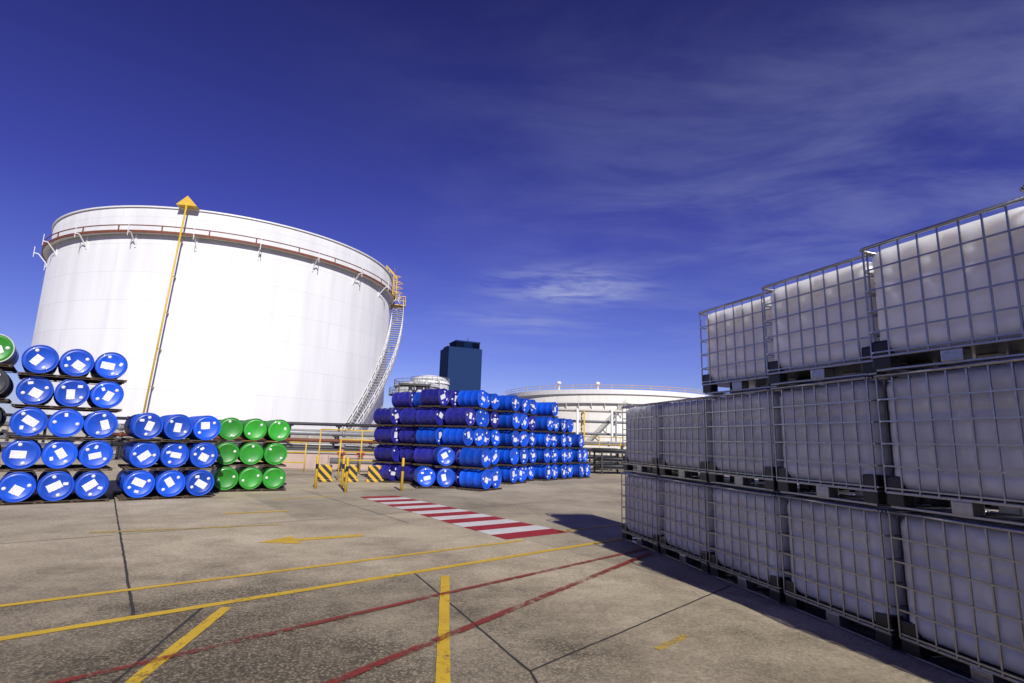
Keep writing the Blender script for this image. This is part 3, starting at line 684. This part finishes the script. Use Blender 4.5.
def stripe_mat():
    m=bpy.data.materials.new('hazard_stripes'); m.use_nodes=True
    nt=m.node_tree;N=nt.nodes;L=nt.links;b=N['Principled BSDF']
    tc=N.new('ShaderNodeTexCoord'); s=N.new('ShaderNodeSeparateXYZ'); L.new(tc.outputs['Object'],s.inputs[0])
    a=N.new('ShaderNodeMath'); L.new(s.outputs['X'],a.inputs[0]); L.new(s.outputs['Z'],a.inputs[1])
    mu=N.new('ShaderNodeMath'); mu.operation='MULTIPLY'; mu.inputs[1].default_value=3.4; L.new(a.outputs[0],mu.inputs[0])
    f=N.new('ShaderNodeMath'); f.operation='FRACT'; L.new(mu.outputs[0],f.inputs[0]); g=N.new('ShaderNodeMath'); g.operation='GREATER_THAN'; g.inputs[1].default_value=.5; L.new(f.outputs[0],g.inputs[0])
    mx=N.new('ShaderNodeMix'); mx.data_type='RGBA'; mx.inputs[6].default_value=(.55,.34,.02,1); mx.inputs[7].default_value=(.015,.015,.015,1); L.new(g.outputs[0],mx.inputs[0]); L.new(mx.outputs[2],b.inputs['Base Color']); return m
MS=stripe_mat()
for (x,y,a) in ((-6.6,20.2,.3),(-5.75,20.45,.3),(-4.9,20.75,.3)):
    bm=bmesh.new(); box(bm,(0,0,.05),(.62,.36,.10),bev=.02); box(bm,(0,0,.345),(.52,.16,.51),bev=.03)
    obj('hazard_block',newmesh('hazard_block',bm,MS),None,(x,y,0),(0,0,a),label='small upright yellow and black striped barrier on the yard',category='barrier',group='striped barrier blocks')
o=obj('valve_manifold',None,None,(-6.4,26.0,0),(0,0,.2),label='grey pipe manifold with red handwheels near the wall',category='valve manifold')
bm=bmesh.new(); WH=bmesh.new()
tube(bm,(-1.8,0,.5),(1.8,0,.5),.14,12)
polytube(WH,[(.17*cos(2*pi*i/10),-.25,.17*sin(2*pi*i/10)) for i in range(10)],.02,5,closed=True); tube(WH,(-.17,-.25,0),(.17,-.25,0),.02,5); tube(WH,(0,-.26,0),(0,0,0),.02,5); WHm=newmesh('handwheel',WH,M_red)
for x in (-1.3,-.45,.4,1.25):
    tube(bm,(x,0,.5),(x,0,1.15),.09,10); tube(bm,(x,0,1.15),(x,.9,1.15),.09,10); tube(bm,(x,0,.8),(x,0,.95),.15,10)
    obj('handwheel',WHm,o,(x,0,.85))
obj('manifold_pipe',newmesh('manifold_pipe',bm,M_steelgrey),o)

# ------------------------------------------------------------------ world, sun, camera
EL=radians(34.5); HD=radians(-20.3)
w=bpy.data.worlds.new('World'); scene.world=w; w.use_nodes=True
nt=w.node_tree;N=nt.nodes;L=nt.links
bg=N['Background']; bg.inputs['Strength'].default_value=.15
sky=N.new('ShaderNodeTexSky'); sky.sky_type='NISHITA'; sky.sun_disc=False; sky.sun_elevation=EL; sky.sun_rotation=pi+HD; sky.altitude=100; sky.air_density=1.0; sky.dust_density=.6; sky.ozone_density=3.0
tc=N.new('ShaderNodeTexCoord'); sx=N.new('ShaderNodeSeparateXYZ'); L.new(tc.outputs['Generated'],sx.inputs[0])
rp=N.new('ShaderNodeValToRGB'); e=rp.color_ramp.elements
e[0].position=0.0; e[0].color=(.48,.50,.78,1); e[1].position=.75; e[1].color=(.145,.10,.34,1)
x=e.new(.15); x.color=(.35,.32,.70,1); x=e.new(.35); x.color=(.245,.19,.59,1)
L.new(sx.outputs['Z'],rp.inputs[0])
mx=N.new('ShaderNodeMix'); mx.data_type='RGBA'; mx.blend_type='MULTIPLY'; mx.inputs[0].default_value=1
L.new(sky.outputs[0],mx.inputs[6]); L.new(rp.outputs[0],mx.inputs[7])
mz=N.new('ShaderNodeMath'); mz.operation='MAXIMUM'; mz.inputs[1].default_value=.06; L.new(sx.outputs['Z'],mz.inputs[0])
cb=N.new('ShaderNodeCombineXYZ')
for i,ax in enumerate('XY'):
    dv=N.new('ShaderNodeMath'); dv.operation='DIVIDE'; L.new(sx.outputs[ax],dv.inputs[0]); L.new(mz.outputs[0],dv.inputs[1]); L.new(dv.outputs[0],cb.inputs[i])
def wisp(rot,scale,sc,det,dist,lo,hi,seed,rough=.6):
    mp=N.new('ShaderNodeMapping'); mp.inputs['Rotation'].default_value=(0,0,rot); mp.inputs['Scale'].default_value=scale; mp.inputs['Location'].default_value=(seed,seed*.7,0); L.new(cb.outputs[0],mp.inputs[0])
    no=N.new('ShaderNodeTexNoise'); no.inputs['Scale'].default_value=sc; no.inputs['Detail'].default_value=det; no.inputs['Roughness'].default_value=rough; no.inputs['Distortion'].default_value=dist; L.new(mp.outputs[0],no.inputs['Vector'])
    mr=N.new('ShaderNodeMapRange'); mr.interpolation_type='SMOOTHSTEP'; mr.inputs[1].default_value=lo; mr.inputs[2].default_value=hi; L.new(no.outputs['Fac'],mr.inputs[0]); return mr.outputs[0]
def blob(cx,cy,r0,r1,sy=1):
    ss=N.new('ShaderNodeVectorMath'); ss.operation='SUBTRACT'; ss.inputs[1].default_value=(cx,cy,0); L.new(cb.outputs[0],ss.inputs[0])
    s2=N.new('ShaderNodeVectorMath'); s2.operation='MULTIPLY'; s2.inputs[1].default_value=(1,sy,0); L.new(ss.outputs[0],s2.inputs[0])
    ln=N.new('ShaderNodeVectorMath'); ln.operation='LENGTH'; L.new(s2.outputs[0],ln.inputs[0])
    mr=N.new('ShaderNodeMapRange'); mr.interpolation_type='SMOOTHSTEP'; mr.inputs[1].default_value=r0; mr.inputs[2].default_value=r1; mr.inputs[3].default_value=1; mr.inputs[4].default_value=0; L.new(ln.outputs['Value'],mr.inputs[0]); return mr.outputs[0]
def mul(a,b,k=1):
    m=N.new('ShaderNodeMath'); m.operation='MULTIPLY'; L.new(a,m.inputs[0])
    if b is None: m.inputs[1].default_value=k
    else: L.new(b,m.inputs[1])
    return m.outputs[0]
def add(a,b):
    m=N.new('ShaderNodeMath'); m.operation='ADD'; L.new(a,m.inputs[0]); L.new(b,m.inputs[1]); return m.outputs[0]
c1=mul(wisp(.5,(1,1.7,1),1.0,12,.45,.33,.75,3.1,.62),blob(1.5,2.0,.2,2.5))
c2=mul(wisp(.15,(1.0,1.6,1),2.2,12,.5,.34,.62,8.3,.62),blob(.36,3.5,.1,.78,1.15))
c4=mul(wisp(-.1,(1.0,2.2,1),1.6,12,.4,.36,.66,2.3,.6),blob(.05,4.6,.1,1.0,1.4))
c3=mul(wisp(.1,(.8,1.2,1),1.0,10,.4,.35,.8,1.3,.6),blob(.8,4.6,.5,3.2))
tot=add(add(add(mul(c1,None,.44),mul(c2,None,1.1)),mul(c3,None,.30)),mul(c4,None,.5))
mc=N.new('ShaderNodeMix'); mc.data_type='RGBA'; mc.blend_type='MIX'; mc.inputs[7].default_value=(2.6,2.9,4.6,1)
cl=N.new('ShaderNodeMath'); cl.operation='MULTIPLY'; cl.use_clamp=True; cl.inputs[1].default_value=.6; L.new(tot,cl.inputs[0])
L.new(cl.outputs[0],mc.inputs[0]); L.new(mx.outputs[2],mc.inputs[6]); L.new(mc.outputs[2],bg.inputs['Color'])

sd=bpy.data.lights.new('sun','SUN'); sd.energy=5.0; sd.angle=radians(.5); sd.color=(1,.955,.875)
so=bpy.data.objects.new('sun',sd); COL.objects.link(so)
dirv=Vector((sin(HD)*cos(EL),cos(HD)*cos(EL),-sin(EL)))
so.rotation_euler=dirv.to_track_quat('-Z','Y').to_euler(); so.location=(0,0,50)

f,p,r,h=547.366,.1797,.0298,1.6274
F=Vector((0,cos(p),sin(p)));Rr=Vector((1,0,0));U=Vector((0,-sin(p),cos(p)))
R2_=Rr*cos(r)+U*sin(r);U2=-Rr*sin(r)+U*cos(r)
cd=bpy.data.cameras.new('camera'); cd.lens=36*f/1024; cd.sensor_width=36; cd.clip_end=5000; cd.clip_start=.05
co=bpy.data.objects.new('camera',cd); COL.objects.link(co)
Mx=Matrix((R2_,U2,-F)).transposed().to_4x4(); Mx.translation=(0,0,h); co.matrix_world=Mx
scene.camera=co
